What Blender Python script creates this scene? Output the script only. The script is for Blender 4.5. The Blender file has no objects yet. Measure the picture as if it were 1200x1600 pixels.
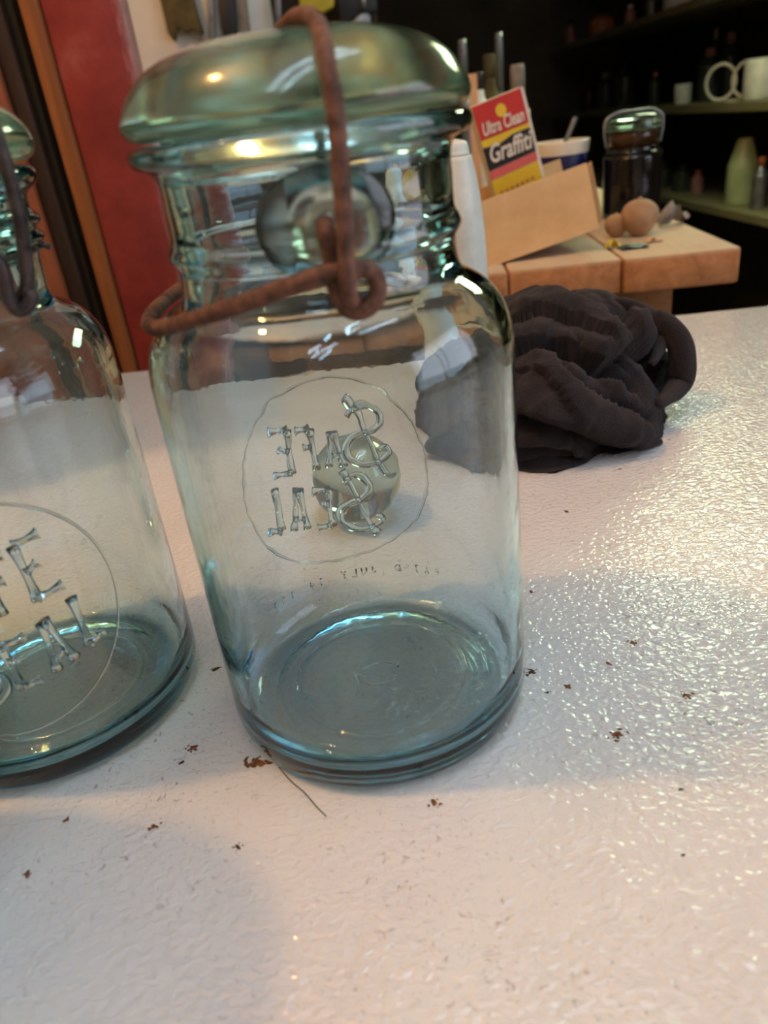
import bpy, math, random
from mathutils import Vector, Matrix, noise
random.seed(7)
SC = bpy.context.scene
COL = SC.collection

# ------------------------------------------------------------------ camera
F_PX, PITCH, ROLL, CAM_Z = 1172.7, 0.47882, -0.12686, 0.16772
FW = Vector((0, math.cos(PITCH), -math.sin(PITCH)))
_UP = Vector((0, math.sin(PITCH), math.cos(PITCH)))
_RT = Vector((1, 0, 0))
RT = math.cos(ROLL) * _RT + math.sin(ROLL) * _UP
UP = -math.sin(ROLL) * _RT + math.cos(ROLL) * _UP
CAM = Vector((0, 0, CAM_Z))
cd = bpy.data.cameras.new('camera')
co = bpy.data.objects.new('camera', cd)
COL.objects.link(co)
co.matrix_world = Matrix(((RT.x, UP.x, -FW.x, CAM.x), (RT.y, UP.y, -FW.y, CAM.y), (RT.z, UP.z, -FW.z, CAM.z), (0, 0, 0, 1)))
cd.sensor_fit = 'VERTICAL'
cd.sensor_height = 36.0
cd.lens = F_PX / 1600 * 36
cd.clip_start = 0.005
cd.dof.use_dof = True
cd.dof.focus_distance = 0.29
cd.dof.aperture_fstop = 12.0
SC.camera = co

# ------------------------------------------------------------------ world, colour management, light strengths
w = bpy.data.worlds.new('world')
SC.world = w
w.use_nodes = True
w.node_tree.nodes['Background'].inputs[0].default_value = (0.02, 0.02, 0.022, 1)
SC.view_settings.view_transform = 'Standard'
SC.view_settings.look = 'None'
SC.view_settings.gamma = 1
SC.view_settings.use_curve_mapping = False
SC.view_settings.exposure = -0.17
SC.cycles.use_denoising = True
SC.cycles.max_bounces = 20
SC.cycles.transmission_bounces = 16
SC.cycles.transparent_max_bounces = 32
SC.cycles.glossy_bounces = 6
SC.cycles.diffuse_bounces = 4
SC.cycles.sample_clamp_indirect = 0
TUBE_STRENGTH = 27.0
WINDOW_STRENGTH = 4.2
BULB_STRENGTH = 590.0
GREEN_STRENGTH = 17.0
BULB_POS = (-0.68, 0.20, 1.38)
TUBE_POS = (0.10, -0.05, 1.22)
GREEN_POS = (0.80, 1.56, 0.73)

# ------------------------------------------------------------------ helpers
def ray(px, py):
    return FW + (px - 600) / F_PX * RT - (py - 800) / F_PX * UP
def at(px, py, Y):                 # point of a sight line on the upright plane y = Y
    d = ray(px, py); return CAM + d * (Y / d.y)
def atx(px, py, X):                # the same on the upright plane x = X
    d = ray(px, py); return CAM + d * (X / d.x)
def atz(px, py, z=0.0):            # the same on the level plane z
    d = ray(px, py); return CAM + d * ((z - CAM_Z) / d.z)

def lathe(prof, n=64, c=(0, 0, 0)):
    V, F, rings = [], [], []
    for r, z in prof:
        if r < 1e-6:
            rings.append([len(V)]); V.append((c[0], c[1], c[2] + z))
        else:
            rings.append(list(range(len(V), len(V) + n)))
            for k in range(n):
                a = 2 * math.pi * k / n
                V.append((c[0] + r * math.cos(a), c[1] + r * math.sin(a), c[2] + z))
    for A, B in zip(rings, rings[1:]):
        for k in range(n):
            k2 = (k + 1) % n
            if len(A) == 1 and len(B) == 1: continue
            if len(A) == 1: F.append((A[0], B[k2], B[k]))
            elif len(B) == 1: F.append((A[k], A[k2], B[0]))
            else: F.append((A[k], A[k2], B[k2], B[k]))
    return V, F

def spline(P, per=6, closed=False):
    P = [Vector(p) for p in P]; out = []; n = len(P)
    segs = n if closed else n - 1
    for i in range(segs):
        if closed: p0, p1, p2, p3 = P[i - 1], P[i], P[(i + 1) % n], P[(i + 2) % n]
        else: p0, p1, p2, p3 = P[max(i - 1, 0)], P[i], P[i + 1], P[min(i + 2, n - 1)]
        for k in range(per):
            t = k / per
            out.append(0.5 * ((2 * p1) + (p2 - p0) * t + (2 * p0 - 5 * p1 + 4 * p2 - p3) * t * t + (3 * p1 - p0 - 3 * p2 + p3) * t ** 3))
    if not closed: out.append(P[-1])
    return out

def tube(P, rad, n=10, closed=False, squash=None):
    P = [Vector(p) for p in P]; m = len(P)
    if not isinstance(rad, (list, tuple)): rad = [rad] * m
    V, F = [], []
    T = []
    for i in range(m):
        if closed: t = P[(i + 1) % m] - P[i - 1]
        else: t = P[min(i + 1, m - 1)] - P[max(i - 1, 0)]
        T.append(t.normalized())
    a = Vector((0, 0, 1)) if abs(T[0].z) < 0.9 else Vector((1, 0, 0))
    nrm = (a - T[0] * a.dot(T[0])).normalized()
    for i in range(m):
        nrm = (nrm - T[i] * nrm.dot(T[i])).normalized()
        b = T[i].cross(nrm)
        for k in range(n):
            g = 2 * math.pi * k / n
            V.append(tuple(P[i] + rad[i] * (math.cos(g) * nrm + math.sin(g) * b)))
    for i in range(m if closed else m - 1):
        j = (i + 1) % m
        for k in range(n):
            k2 = (k + 1) % n
            F.append((i * n + k, i * n + k2, j * n + k2, j * n + k))
    if not closed:
        F.append(tuple(reversed(range(n)))); F.append(tuple(range((m - 1) * n, m * n)))
    return V, F

def box(x0, x1, y0, y1, z0, z1):
    V = [(x, y, z) for z in (z0, z1) for y in (y0, y1) for x in (x0, x1)]
    return V, [(0, 2, 3, 1), (4, 5, 7, 6), (0, 1, 5, 4), (2, 6, 7, 3), (0, 4, 6, 2), (1, 3, 7, 5)]

def xform(m, M):
    return [tuple(M @ Vector(v)) for v in m[0]], m[1]
def join(*ms):
    V, F = [], []
    for v, f in ms:
        o = len(V); V += list(v); F += [tuple(i + o for i in q) for q in f]
    return V, F
def move(m, d): return [(v[0] + d[0], v[1] + d[1], v[2] + d[2]) for v in m[0]], m[1]

def mesh(name, m, mat, smooth=True, bevel=0, seg=2, recalc=False):
    me = bpy.data.meshes.new(name)
    me.from_pydata([tuple(v) for v in m[0]], [], m[1])
    me.materials.append(mat)
    if recalc or bevel:
        import bmesh
        bm = bmesh.new(); bm.from_mesh(me)
        bmesh.ops.recalc_face_normals(bm, faces=bm.faces)
        if bevel:
            es = [e for e in bm.edges if len(e.link_faces) == 2 and e.calc_face_angle(0) > 0.6]
            bmesh.ops.bevel(bm, geom=es, offset=bevel, segments=seg, profile=0.5, affect='EDGES')
        bm.to_mesh(me); bm.free()
    if smooth:
        me.polygons.foreach_set('use_smooth', [True] * len(me.polygons))
        if bevel or smooth == 'auto':
            me.set_sharp_from_angle(angle=math.radians(40))
    me.update()
    return me
def obj(name, me, parent=None, loc=None):
    o = bpy.data.objects.new(name, me); COL.objects.link(o)
    if parent: o.parent = parent
    if loc is not None: o.location = loc
    return o
def tag(o, label, cat, group=None):
    o['label'] = label; o['category'] = cat
    if group: o['group'] = group
    return o
def thing(name, label, cat, loc=(0, 0, 0), group=None, rot=None):
    o = obj(name, None, None, loc)
    o.empty_display_size = 0.02
    if rot: o.rotation_euler = rot
    return tag(o, label, cat, group)
def struct(name, me, label=None, loc=None):
    o = obj(name, me, None, loc); o['kind'] = 'structure'
    if label: o['label'] = label
    return o
def part(name, m, mat, parent, world=False, **kw):
    if world: m = move(m, tuple(-c for c in parent.location))
    return obj(name, mesh(name, m, mat, **kw), parent)

# ------------------------------------------------------------------ materials
def srgb(r, g, b):
    f = lambda c: (c / 255 / 12.92) if c / 255 <= 0.04045 else ((c / 255 + 0.055) / 1.055) ** 2.4
    return (f(r), f(g), f(b), 1)
class N:
    def __init__(s, name):
        s.m = bpy.data.materials.new(name); s.m.use_nodes = True
        s.t = s.m.node_tree; s.t.nodes.clear()
        s.out = s.t.nodes.new('ShaderNodeOutputMaterial')
    def n(s, typ, **kw):
        x = s.t.nodes.new('ShaderNode' + typ)
        for k, v in kw.items():
            if k.startswith('_'): setattr(x, k[1:], v)
        return x
    def l(s, a, b): s.t.links.new(a, b)
    def coord(s, scale=(1, 1, 1), which='Object'):
        tc = s.n('TexCoord'); mp = s.n('Mapping'); mp.inputs['Scale'].default_value = scale
        s.l(tc.outputs[which], mp.inputs['Vector']); return mp.outputs['Vector']
    def noise(s, vec, scale, detail=4, rough=0.55, dist=0):
        x = s.n('TexNoise'); x.inputs['Scale'].default_value = scale; x.inputs['Detail'].default_value = detail
        x.inputs['Roughness'].default_value = rough; x.inputs['Distortion'].default_value = dist
        s.l(vec, x.inputs['Vector']); return x.outputs['Fac']
    def ramp(s, fac, stops):
        x = s.n('ValToRGB'); e = x.color_ramp.elements
        while len(e) < len(stops): e.new(0.5)
        for q, (p, c) in zip(e, stops): q.position = p; q.color = c if len(c) == 4 else (*c, 1)
        s.l(fac, x.inputs['Fac']); return x.outputs['Color']
    def mix(s, fac, a, b, mode='MIX'):
        x = s.n('MixRGB', _blend_type=mode)
        for k, v in (('Fac', fac), ('Color1', a), ('Color2', b)):
            if isinstance(v, (float, int, tuple)): x.inputs[k].default_value = v
            else: s.l(v, x.inputs[k])
        return x.outputs['Color']
    def math(s, op, a, b=None, clamp=False):
        x = s.n('Math', _operation=op); x.use_clamp = clamp
        for i, v in enumerate((a, b)):
            if v is None: continue
            if isinstance(v, (float, int)): x.inputs[i].default_value = v
            else: s.l(v, x.inputs[i])
        return x.outputs[0]
    def bump(s, h, strength=0.5, dist=0.001, prev=None):
        x = s.n('Bump'); x.inputs['Strength'].default_value = strength; x.inputs['Distance'].default_value = dist
        s.l(h, x.inputs['Height'])
        if prev is not None: s.l(prev, x.inputs['Normal'])
        return x.outputs['Normal']
    def bsdf(s, col, rough=0.5, metal=0, normal=None, spec=0.5, **kw):
        b = s.n('BsdfPrincipled')
        for k, v in (('Base Color', col), ('Roughness', rough)):
            if isinstance(v, (float, int, tuple)): b.inputs[k].default_value = v
            else: s.l(v, b.inputs[k])
        b.inputs['Metallic'].default_value = metal; b.inputs['Specular IOR Level'].default_value = spec
        for k, v in kw.items(): b.inputs[k.replace('_', ' ')].default_value = v
        if normal is not None: s.l(normal, b.inputs['Normal'])
        s.l(b.outputs[0], s.out.inputs['Surface']); return b

def mottled(name, c1, c2, scale=20, rough=0.5, metal=0, bump=0.3, bdist=0.001, stretch=(1, 1, 1), spec=0.5):
    k = N(name); v = k.coord(stretch)
    f = k.noise(v, scale, 6, 0.6)
    col = k.ramp(f, [(0.35, c1), (0.65, c2)])
    k.bsdf(col, rough, metal, k.bump(k.noise(v, scale * 2.3, 5), bump, bdist), spec)
    return k.m

def wood(name, c1, c2, grain='z', rough=0.55, scale=1.0):
    k = N(name)
    st = {'x': (3, 40, 40), 'y': (40, 3, 40), 'z': (40, 40, 3)}[grain]
    v = k.coord(tuple(a * scale for a in st))
    f = k.noise(v, 1.6, 8, 0.65, 0.6)
    g = k.noise(k.coord((6, 6, 6)), 2.5, 3)
    col = k.mix(k.math('MULTIPLY', g, 0.5), k.ramp(f, [(0.32, c1), (0.68, c2)]), c1)
    k.bsdf(col, rough, 0, k.bump(f, 0.35, 0.0008), 0.3)
    return k.m

def emission(name, col, strength):
    k = N(name); e = k.n('Emission'); e.inputs[0].default_value = col; e.inputs[1].default_value = strength
    k.l(e.outputs[0], k.out.inputs['Surface']); return k.m

ABS = (0.04, 0.71, 0.90, 1)
def absorb(k, density, col=None):
    a = k.n('VolumeAbsorption'); a.inputs['Color'].default_value = col or ABS; a.inputs['Density'].default_value = density
    k.l(a.outputs[0], k.out.inputs['Volume'])
def glass_solid(name, density=45, rough=0.0, tint=(1, 1, 1, 1), col=None):
    k = N(name); v = k.coord()
    g = k.n('BsdfGlass'); g.inputs['IOR'].default_value = 1.5; g.inputs['Roughness'].default_value = rough; g.inputs['Color'].default_value = tint
    k.l(k.bump(k.noise(v, 60, 3), 0.12, 0.001), g.inputs['Normal'])
    k.l(g.outputs[0], k.out.inputs['Surface']); absorb(k, density, col)
    return k.m

M = {}
M['glass'] = glass_solid('aqua_glass_wall', 52)
M['glass_solid'] = glass_solid('aqua_glass_solid', 14, 0.14, (1, 0.99, 0.96, 1), (0.25, 0.72, 0.60, 1))
M['letter'] = glass_solid('aqua_glass_relief', 90)
M['clear'] = glass_solid('smoky_clear_glass', 10, 0.0, (0.95, 0.93, 0.88, 1))
M['rust'] = mottled('rusty_wire', srgb(62, 40, 30), srgb(126, 86, 70), 260, 0.8, 0.0, 0.9, 0.0008)
M['steel'] = mottled('tarnished_steel_wire', srgb(52, 46, 48), srgb(96, 84, 84), 220, 0.45, 0.6, 0.5, 0.0004)
M['tubelight'] = emission('fluorescent_tube_glow', (0.66, 0.86, 1.04, 1), TUBE_STRENGTH)
M['daylight'] = emission('overcast_daylight', (0.80, 0.86, 1.0, 1), WINDOW_STRENGTH)
M['bulblight'] = emission('warm_bulb_glow', (1.0, 0.52, 0.17, 1), BULB_STRENGTH)
M['greenlight'] = emission('green_white_lamp_glow', (0.82, 1.0, 0.62, 1), GREEN_STRENGTH)
M['red'] = mottled('worn_red_paint', srgb(104, 28, 24), srgb(134, 52, 42), 18, 0.55, 0, 0.4, 0.002)
M['orange_wood'] = wood('orange_brown_wood', srgb(110, 62, 30), srgb(168, 104, 56))
M['red_wood'] = wood('red_brown_wood', srgb(120, 62, 36), srgb(158, 92, 58))
M['dark_wood'] = wood('dark_brown_wood', srgb(38, 26, 20), srgb(62, 44, 32))
def bench_lumber():
    k = N('dusty_bench_lumber'); v = k.coord((40, 3, 40))
    f = k.noise(v, 1.6, 8, 0.65, 0.6); g = k.noise(k.coord(), 30, 5)
    c = k.ramp(f, [(0.32, srgb(150, 96, 58)), (0.68, srgb(206, 146, 98))])
    c = k.mix(k.math('MULTIPLY', g, 0.6), c, srgb(170, 110, 68))
    gm = k.n('NewGeometry'); sz = k.n('SeparateXYZ'); k.l(gm.outputs['True Normal'], sz.inputs[0])
    dust = k.math('MULTIPLY', k.math('MULTIPLY', k.math('MAXIMUM', sz.outputs['Z'], 0.0), 0.8), k.ramp(g, [(0.2, (.6, .6, .6)), (0.6, (1, 1, 1))]))
    c = k.mix(dust, c, srgb(196, 184, 156))
    k.bsdf(c, 0.75, 0, k.bump(f, 0.35, 0.0008), 0.2); return k.m
M['bench_wood'] = bench_lumber()
M['bench_end'] = mottled('bench_end_grain', srgb(130, 80, 48), srgb(184, 126, 82), 60, 0.8, 0, 0.6, 0.001)
M['shelf_wood'] = wood('shelf_board', srgb(112, 106, 78), srgb(150, 144, 106), 'y')
M['wall_dark'] = mottled('dark_stained_wall', srgb(72, 62, 48), srgb(90, 78, 62), 5, 0.8)
M['wall_tan'] = mottled('tan_plaster', srgb(196, 184, 168), srgb(210, 198, 182), 3, 0.85)
M['ceiling'] = mottled('grey_ceiling_boards', srgb(216, 200, 174), srgb(226, 210, 186), 4, 0.9)
M['concrete'] = mottled('stained_concrete', srgb(74, 70, 66), srgb(100, 96, 90), 6, 0.9)
M['white'] = mottled('white_paint', srgb(222, 222, 216), srgb(236, 236, 230), 12, 0.5)
M['whitepl'] = mottled('white_plastic', srgb(196, 198, 188), srgb(222, 224, 214), 30, 0.4, 0, 0.05)
M['greenpl'] = mottled('pale_green_plastic', srgb(150, 168, 120), srgb(176, 190, 146), 20, 0.4)
M['black'] = mottled('black_plastic', srgb(20, 20, 22), srgb(34, 34, 36), 30, 0.5)
M['olive'] = mottled('olive_cloth', srgb(70, 62, 36), srgb(104, 92, 56), 30, 0.9)
M['yellow'] = mottled('yellow_plastic', srgb(190, 170, 40), srgb(214, 196, 60), 30, 0.5)
M['grey_metal'] = mottled('grey_metal', srgb(110, 112, 114), srgb(150, 152, 154), 40, 0.4, 0.7)
M['tan'] = mottled('tan_card', srgb(196, 152, 112), srgb(212, 170, 130), 30, 0.8)
M['card'] = mottled('brown_cardboard', srgb(206, 164, 112), srgb(220, 180, 128), 35, 0.85, 0, 0.2)
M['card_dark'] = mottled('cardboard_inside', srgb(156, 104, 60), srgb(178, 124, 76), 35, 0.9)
M['amber'] = mottled('amber_glass', srgb(46, 28, 14), srgb(70, 44, 24), 20, 0.15)
M['darkglass'] = mottled('near_black_glass', srgb(10, 9, 10), srgb(18, 16, 16), 20, 0.08)
M['bottle'] = mottled('dull_green_glass', srgb(46, 52, 44), srgb(70, 76, 64), 15, 0.2)
M['pinkish'] = mottled('pinkish_plastic', srgb(150, 104, 92), srgb(172, 124, 110), 20, 0.5)
M['copper'] = mottled('orange_copper', srgb(150, 86, 44), srgb(178, 108, 60), 20, 0.5)
M['blue'] = mottled('dark_blue_enamel', srgb(22, 22, 66), srgb(34, 34, 90), 20, 0.25)
M['cream'] = mottled('cream_enamel', srgb(206, 196, 176), srgb(222, 214, 196), 20, 0.3)
M['lump'] = mottled('tan_gourd_skin', srgb(150, 116, 86), srgb(178, 142, 108), 40, 0.75)
M['paper'] = mottled('grey_paper', srgb(120, 112, 104), srgb(150, 142, 132), 40, 0.85)
M['print_red'] = mottled('print_red', srgb(176, 36, 30), srgb(190, 46, 36), 30, 0.5)
M['print_black'] = mottled('print_black', srgb(18, 16, 16), srgb(26, 24, 22), 30, 0.5)
M['print_yellow'] = mottled('print_yellow', srgb(206, 172, 36), srgb(220, 188, 48), 30, 0.5)
M['print_pink'] = mottled('print_pink', srgb(196, 84, 84), srgb(208, 98, 94), 30, 0.5)
M['print_white'] = mottled('print_white', srgb(206, 196, 180), srgb(222, 214, 200), 30, 0.5)
M['rustflake'] = mottled('rust_flake', srgb(52, 34, 20), srgb(150, 92, 42), 900, 0.9, 0, 0.8, 0.0006)
M['darkflake'] = mottled('dark_crumb', srgb(26, 20, 14), srgb(80, 52, 28), 900, 0.9, 0, 0.8, 0.0006)

def enamel():
    k = N('pebbled_white_enamel'); v = k.coord()
    # stamped pebble relief: rounded worm-like cells about 2 mm across
    h = k.noise(k.coord((1, 1.3, 1)), 390, 1.0, 0.4, 0.5)
    hs = k.ramp(h, [(0.30, (0, 0, 0)), (0.70, (1, 1, 1))])
    h2 = k.noise(v, 60, 2)
    hh = k.math('ADD', k.math('MULTIPLY', hs, 1.0), k.math('MULTIPLY', h2, 1.2))
    nb = k.bump(hh, 0.40, 0.0007)
    base = k.ramp(k.noise(v, 9, 5), [(0.3, srgb(208, 207, 208)), (0.7, srgb(220, 219, 219))])
    # specks of dirt and short scuffs
    patch = k.ramp(k.noise(v, 14, 3), [(0.38, (0, 0, 0)), (0.66, (1, 1, 1))])
    sp = k.ramp(k.noise(v, 420, 2, 0.5, 0.8), [(0.65, (0, 0, 0)), (0.71, (1, 1, 1))])
    c = k.mix(k.math('MULTIPLY', k.math('MULTIPLY', sp, patch), 0.75), base, srgb(104, 86, 72))
    for sx, sy, sd in ((150, 700, 2.5), (620, 180, 3.5)):
        sc = k.ramp(k.noise(k.coord((sx, sy, 60)), 1.0, 1, 0.5, sd), [(0.67, (0, 0, 0)), (0.72, (1, 1, 1))])
        c = k.mix(k.math('MULTIPLY', k.math('MULTIPLY', sc, patch), 0.45), c, srgb(112, 102, 94))
    k.bsdf(c, 0.075, 0, nb, 0.5)
    return k.m
M['enamel'] = enamel()
def fleece():
    k = N('black_fleece'); v = k.coord()
    f = k.noise(v, 60, 5); fine = k.noise(v, 1500, 3, 0.7)
    col = k.ramp(f, [(0.3, srgb(30, 27, 30)), (0.7, srgb(44, 40, 43))])
    b = k.bsdf(col, 0.95, 0, k.bump(fine, 0.9, 0.0012), 0.15)
    b.inputs['Sheen Weight'].default_value = 0.55; b.inputs['Sheen Roughness'].default_value = 0.5
    b.inputs['Sheen Tint'].default_value = srgb(130, 118, 116)
    return k.m
M['fleece'] = fleece()

# ------------------------------------------------------------------ room shell
FLOOR = -0.85
X0, X1, Y0, Y1, CEIL = -1.7, 1.42, -1.8, 4.05, 1.62
struct('floor', mesh('floor', box(X0 - .1, X1 + .1, Y0 - .1, Y1 + .1, FLOOR - .08, FLOOR), M['concrete'], False))
struct('ceiling', mesh('ceiling', box(X0 - .1, X1 + .1, Y0 - .1, Y1 + .1, CEIL, CEIL + .06), M['ceiling'], False))
struct('wall_back', mesh('wall_back', box(X0 - .1, X1 + .1, Y1, Y1 + .1, FLOOR, CEIL), M['wall_dark'], False))
struct('wall_front', mesh('wall_front', box(X0 - .1, X1 + .1, Y0 - .1, Y0, FLOOR, CEIL), M['wall_tan'], False))
struct('wall_left', mesh('wall_left', box(X0 - .1, X0, Y0, Y1, FLOOR, CEIL), M['wall_tan'], False))
struct('wall_right', mesh('wall_right', box(X1, X1 + .1, Y0, Y1, FLOOR, CEIL), M['wall_dark'], False))

# window in the right wall, level with the photographer
wn = struct('window_1', mesh('window_1', join(box(X1 - .03, X1 - .001, -0.95, -0.90, 0.0, 1.0), box(X1 - .03, X1 - .001, 0.30, 0.35, 0.0, 1.0), box(X1 - .03, X1 - .001, -0.90, 0.30, 0.0, 0.05), box(X1 - .03, X1 - .001, -0.90, 0.30, 0.95, 1.0)), M['white'], False), 'white framed window in the right wall')
for a_, b_ in ((-0.899, -0.32), (-0.28, 0.299)):
    obj('window_pane', mesh('window_pane', box(X1 - .016, X1 - .010, a_, b_, 0.051, 0.949), M['daylight'], False), wn)
obj('mullion', mesh('mullion', box(X1 - .028, X1 - .002, -0.319, -0.281, 0.051, 0.949), M['white'], False), wn)

# white partition with tools, far behind on the left
PY = 1.55
pa, pb = at(150, 40, PY), at(425, 30, PY)
struct('wall_partition', mesh('wall_partition', box(X0, at(590, 10, PY).x, PY + .03, PY + .10, FLOOR, CEIL), M['dark_wood'], False))

# ------------------------------------------------------------------ table
t = thing('enamel_table', 'white table with a pebbled enamel top carrying the glass jars', 'table', (0, 0, FLOOR))
ang = math.atan2(0.602 - 0.649, 0.540)
R5 = Matrix.Rotation(ang, 4, 'Z')
mid = Vector((0.06, 0.6257, 0))
Mt = Matrix.Translation(mid) @ R5
tt = mesh('top', xform(box(-1.0, 0.85, -1.10, 0, -0.03, 0), Mt), M['enamel'], True, 0.006, 3)
o = obj('table_top', tt, t, (0, 0, -FLOOR))
part('apron', xform(box(-0.93, 0.78, -1.03, -0.07, 0.72, -FLOOR - 0.031), Mt), M['white'], t, smooth=False)
for lx in (-0.9, 0.75):
    for ly in (-1.0, -0.1):
        part('leg', xform(box(lx - .03, lx + .03, ly - .03, ly + .03, 0, 0.719), Mt), M['white'], t, smooth=False, bevel=0.004)

# ------------------------------------------------------------------ glass jars
mm = 0.001
def P(*a): return [(r * mm, z * mm) for r, z in a]
def fine(prof, per=3):
    return [tuple(v)[:2] for v in spline([(r, z, 0) for r, z in prof], per)]
BASE_OUT = P((0, 1.0), (20, 1.0), (30, 0.9), (34, 0.5), (38, 0.1), (42.0, 0.1), (44.9, 1.1), (46.8, 3.8), (47.8, 7.5), (48, 12), (48, 40), (48, 80), (48, 110), (47.7, 117), (46.6, 122), (44.6, 126), (42, 129), (38.5, 131.3), (36, 133), (35, 135.5))
NECK_A = P((34.7, 138.5), (34.9, 141.5), (36.1, 143.2), (36.3, 144.6), (35.6, 146.2), (34.9, 148), (34.8, 155), (34.9, 160), (36.2, 162.6), (39, 163.6), (40.1, 165), (40.1, 166.6), (39.2, 167.8), (36, 168.2))
NECK_B = P((35.2, 138.5), (35.6, 144), (36.2, 147.4), (38.2, 149.2), (38.4, 150.4), (37.2, 151.8), (37.2, 152.6), (38.6, 153.8), (38.6, 155.2), (37.0, 156.8), (37, 160), (37.6, 161.4), (40.2, 163.2), (41.2, 165), (40.8, 167), (39.6, 167.9), (36, 168.2))
INNER = P((31.6, 168.0), (30.2, 166), (29.8, 150), (30.2, 137.5), (32.0, 132.5), (36.4, 129), (40.8, 125), (43.6, 120), (44.8, 113), (45.2, 100), (45.2, 60), (45.0, 20), (44.5, 13.5), (42.8, 8.9), (39.8, 6.4), (36.5, 5.7), (35, 6.3), (33.4, 5.7), (29.5, 5.5), (28.3, 6.1), (27, 5.5), (20, 5.4), (0, 5.2))
LID_A = P((0, 187.2), (9, 187.1), (18, 186.5), (26, 185.0), (32, 182.6), (36, 179.5), (38.6, 176), (40.1, 173), (40.2, 171.4), (39.4, 169.8), (37.8, 168.9), (35, 168.7), (30.0, 168.7), (29.4, 166.5), (28.4, 164.6), (26.6, 164.4), (25.2, 166.5), (22, 170), (14, 172.6), (0, 173.4))
LID_B = P((0, 187.0), (9, 187.0), (18, 186.4), (27, 185.6), (33.5, 184.0), (38.6, 181.2), (41.8, 177.2), (42.8, 173.6), (42.2, 170.8), (40.4, 169.1), (36, 168.7), (30.0, 168.7), (29.4, 166.5), (28.4, 164.6), (26.6, 164.4), (25.2, 166.5), (22, 170), (14, 172.6), (0, 173.4))

# embossed lettering: strokes in millimetres (u to the right, v up) about the centre of the ring, reading normally
FLAT = lambda L: [(-(u + 8.7), z - 60.0) for u, z in L]
S_TOP = FLAT([(-.4, 81.2), (1.2, 83.3), (4.1, 84.5), (7.6, 84.4), (10.8, 82), (11, 78.3), (8.6, 75.6), (4.9, 74.4), (.1, 72.7), (-2.3, 69.1), (-2, 65.2), (1.2, 62), (5.4, 60.9), (10.3, 62.4), (13.2, 65.4), (12.4, 68.1), (10.1, 67)])
S_LOW = FLAT([(-4.9, 54.5), (-3.2, 56.6), (-.1, 57.4), (2.9, 55.6), (4.4, 52.4), (3.1, 49.2), (-.7, 47.2), (-5.4, 46), (-7.9, 44), (-8.1, 40.2), (-4.4, 36.4), (.7, 35), (6.2, 36.5), (8.2, 39.2), (5.9, 40.4)])
LETTERS = [
 [('c', S_TOP), ('s', FLAT([(-.1, 87.1), (3.8, 82.2), (5.6, 74.2), (8.6, 63.2), (11.5, 56.4)]))],
 [('s', FLAT([(-6.8, 76.7), (-9.3, 62.6)])), ('s', FLAT([(-6, 76.6), (-4, 61.5)])), ('s', FLAT([(-8.1, 67), (-4.7, 66.4)]))],
 [('s', FLAT([(-14.3, 79.1), (-14.2, 63)])), ('s', FLAT([(-14.3, 79.3), (-19.5, 79.6)])), ('s', FLAT([(-14.6, 72), (-17.7, 72.5)]))],
 [('s', FLAT([(-22.5, 80.9), (-23.7, 63.8)])), ('s', FLAT([(-22.5, 81.1), (-29.2, 82.1)])), ('s', FLAT([(-23.3, 72.6), (-26.7, 74.3)])), ('s', FLAT([(-23.6, 64.2), (-30.7, 65.2)]))],
 [('c', S_LOW), ('s', FLAT([(-4.9, 59.7), (-2.7, 54.9), (-.1, 46.3), (2.6, 37.5), (5.4, 32.5)]))],
 [('s', FLAT([(-10.7, 53.3), (-11.9, 39.1)])), ('s', FLAT([(-10.6, 53.6), (-17.3, 54.5)])), ('s', FLAT([(-11.1, 48.1), (-14, 48.5)])), ('s', FLAT([(-11.8, 39.3), (-17.1, 39.5)]))],
 [('s', FLAT([(-22.9, 57.4), (-27.1, 41.9)])), ('s', FLAT([(-22.2, 56.7), (-21.6, 40.5)])), ('s', FLAT([(-25.7, 45.9), (-22, 44.5)]))],
 [('s', FLAT([(-31.5, 60.3), (-32, 44.3)])), ('s', FLAT([(-32, 44), (-36.8, 45.7)]))],
]
GLYPH = {  # plain stroke capitals on a 2 x 3 cell
 'P': [[(0, 0), (0, 3), (1.6, 2.8), (1.8, 2), (1.4, 1.4), (0, 1.4)]], 'A': [[(0, 0), (1, 3), (2, 0)], [(.4, 1.1), (1.6, 1.1)]],
 'T': [[(0, 3), (2, 3)], [(1, 3), (1, 0)]], 'D': [[(0, 0), (0, 3), (1.2, 2.8), (1.9, 1.5), (1.2, .2), (0, 0)]],
 'J': [[(1.6, 3), (1.6, .6), (.9, 0), (.1, .6)]], 'U': [[(0, 3), (0, .6), (1, 0), (1.9, .6), (1.9, 3)]], 'L': [[(0, 3), (0, 0), (1.7, 0)]],
 'Y': [[(0, 3), (1, 1.5), (2, 3)], [(1, 1.5), (1, 0)]], '1': [[(.5, 2.4), (1, 3), (1, 0)]], '4': [[(1.4, 0), (1.4, 3), (0, 1), (2, 1)]],
 '9': [[(1.7, 2), (.9, 1.4), (.2, 2.2), (.9, 3), (1.7, 2), (1.3, 0)]], '0': [[(1, 3), (1.8, 1.5), (1, 0), (.2, 1.5), (1, 3)]],
 '8': [[(1, 1.6), (1.7, 2.3), (1, 3), (.3, 2.3), (1, 1.6), (1.8, .8), (1, 0), (.2, .8), (1, 1.6)]], "'": [[(1, 3), (.9, 2.3)]]}

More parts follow.
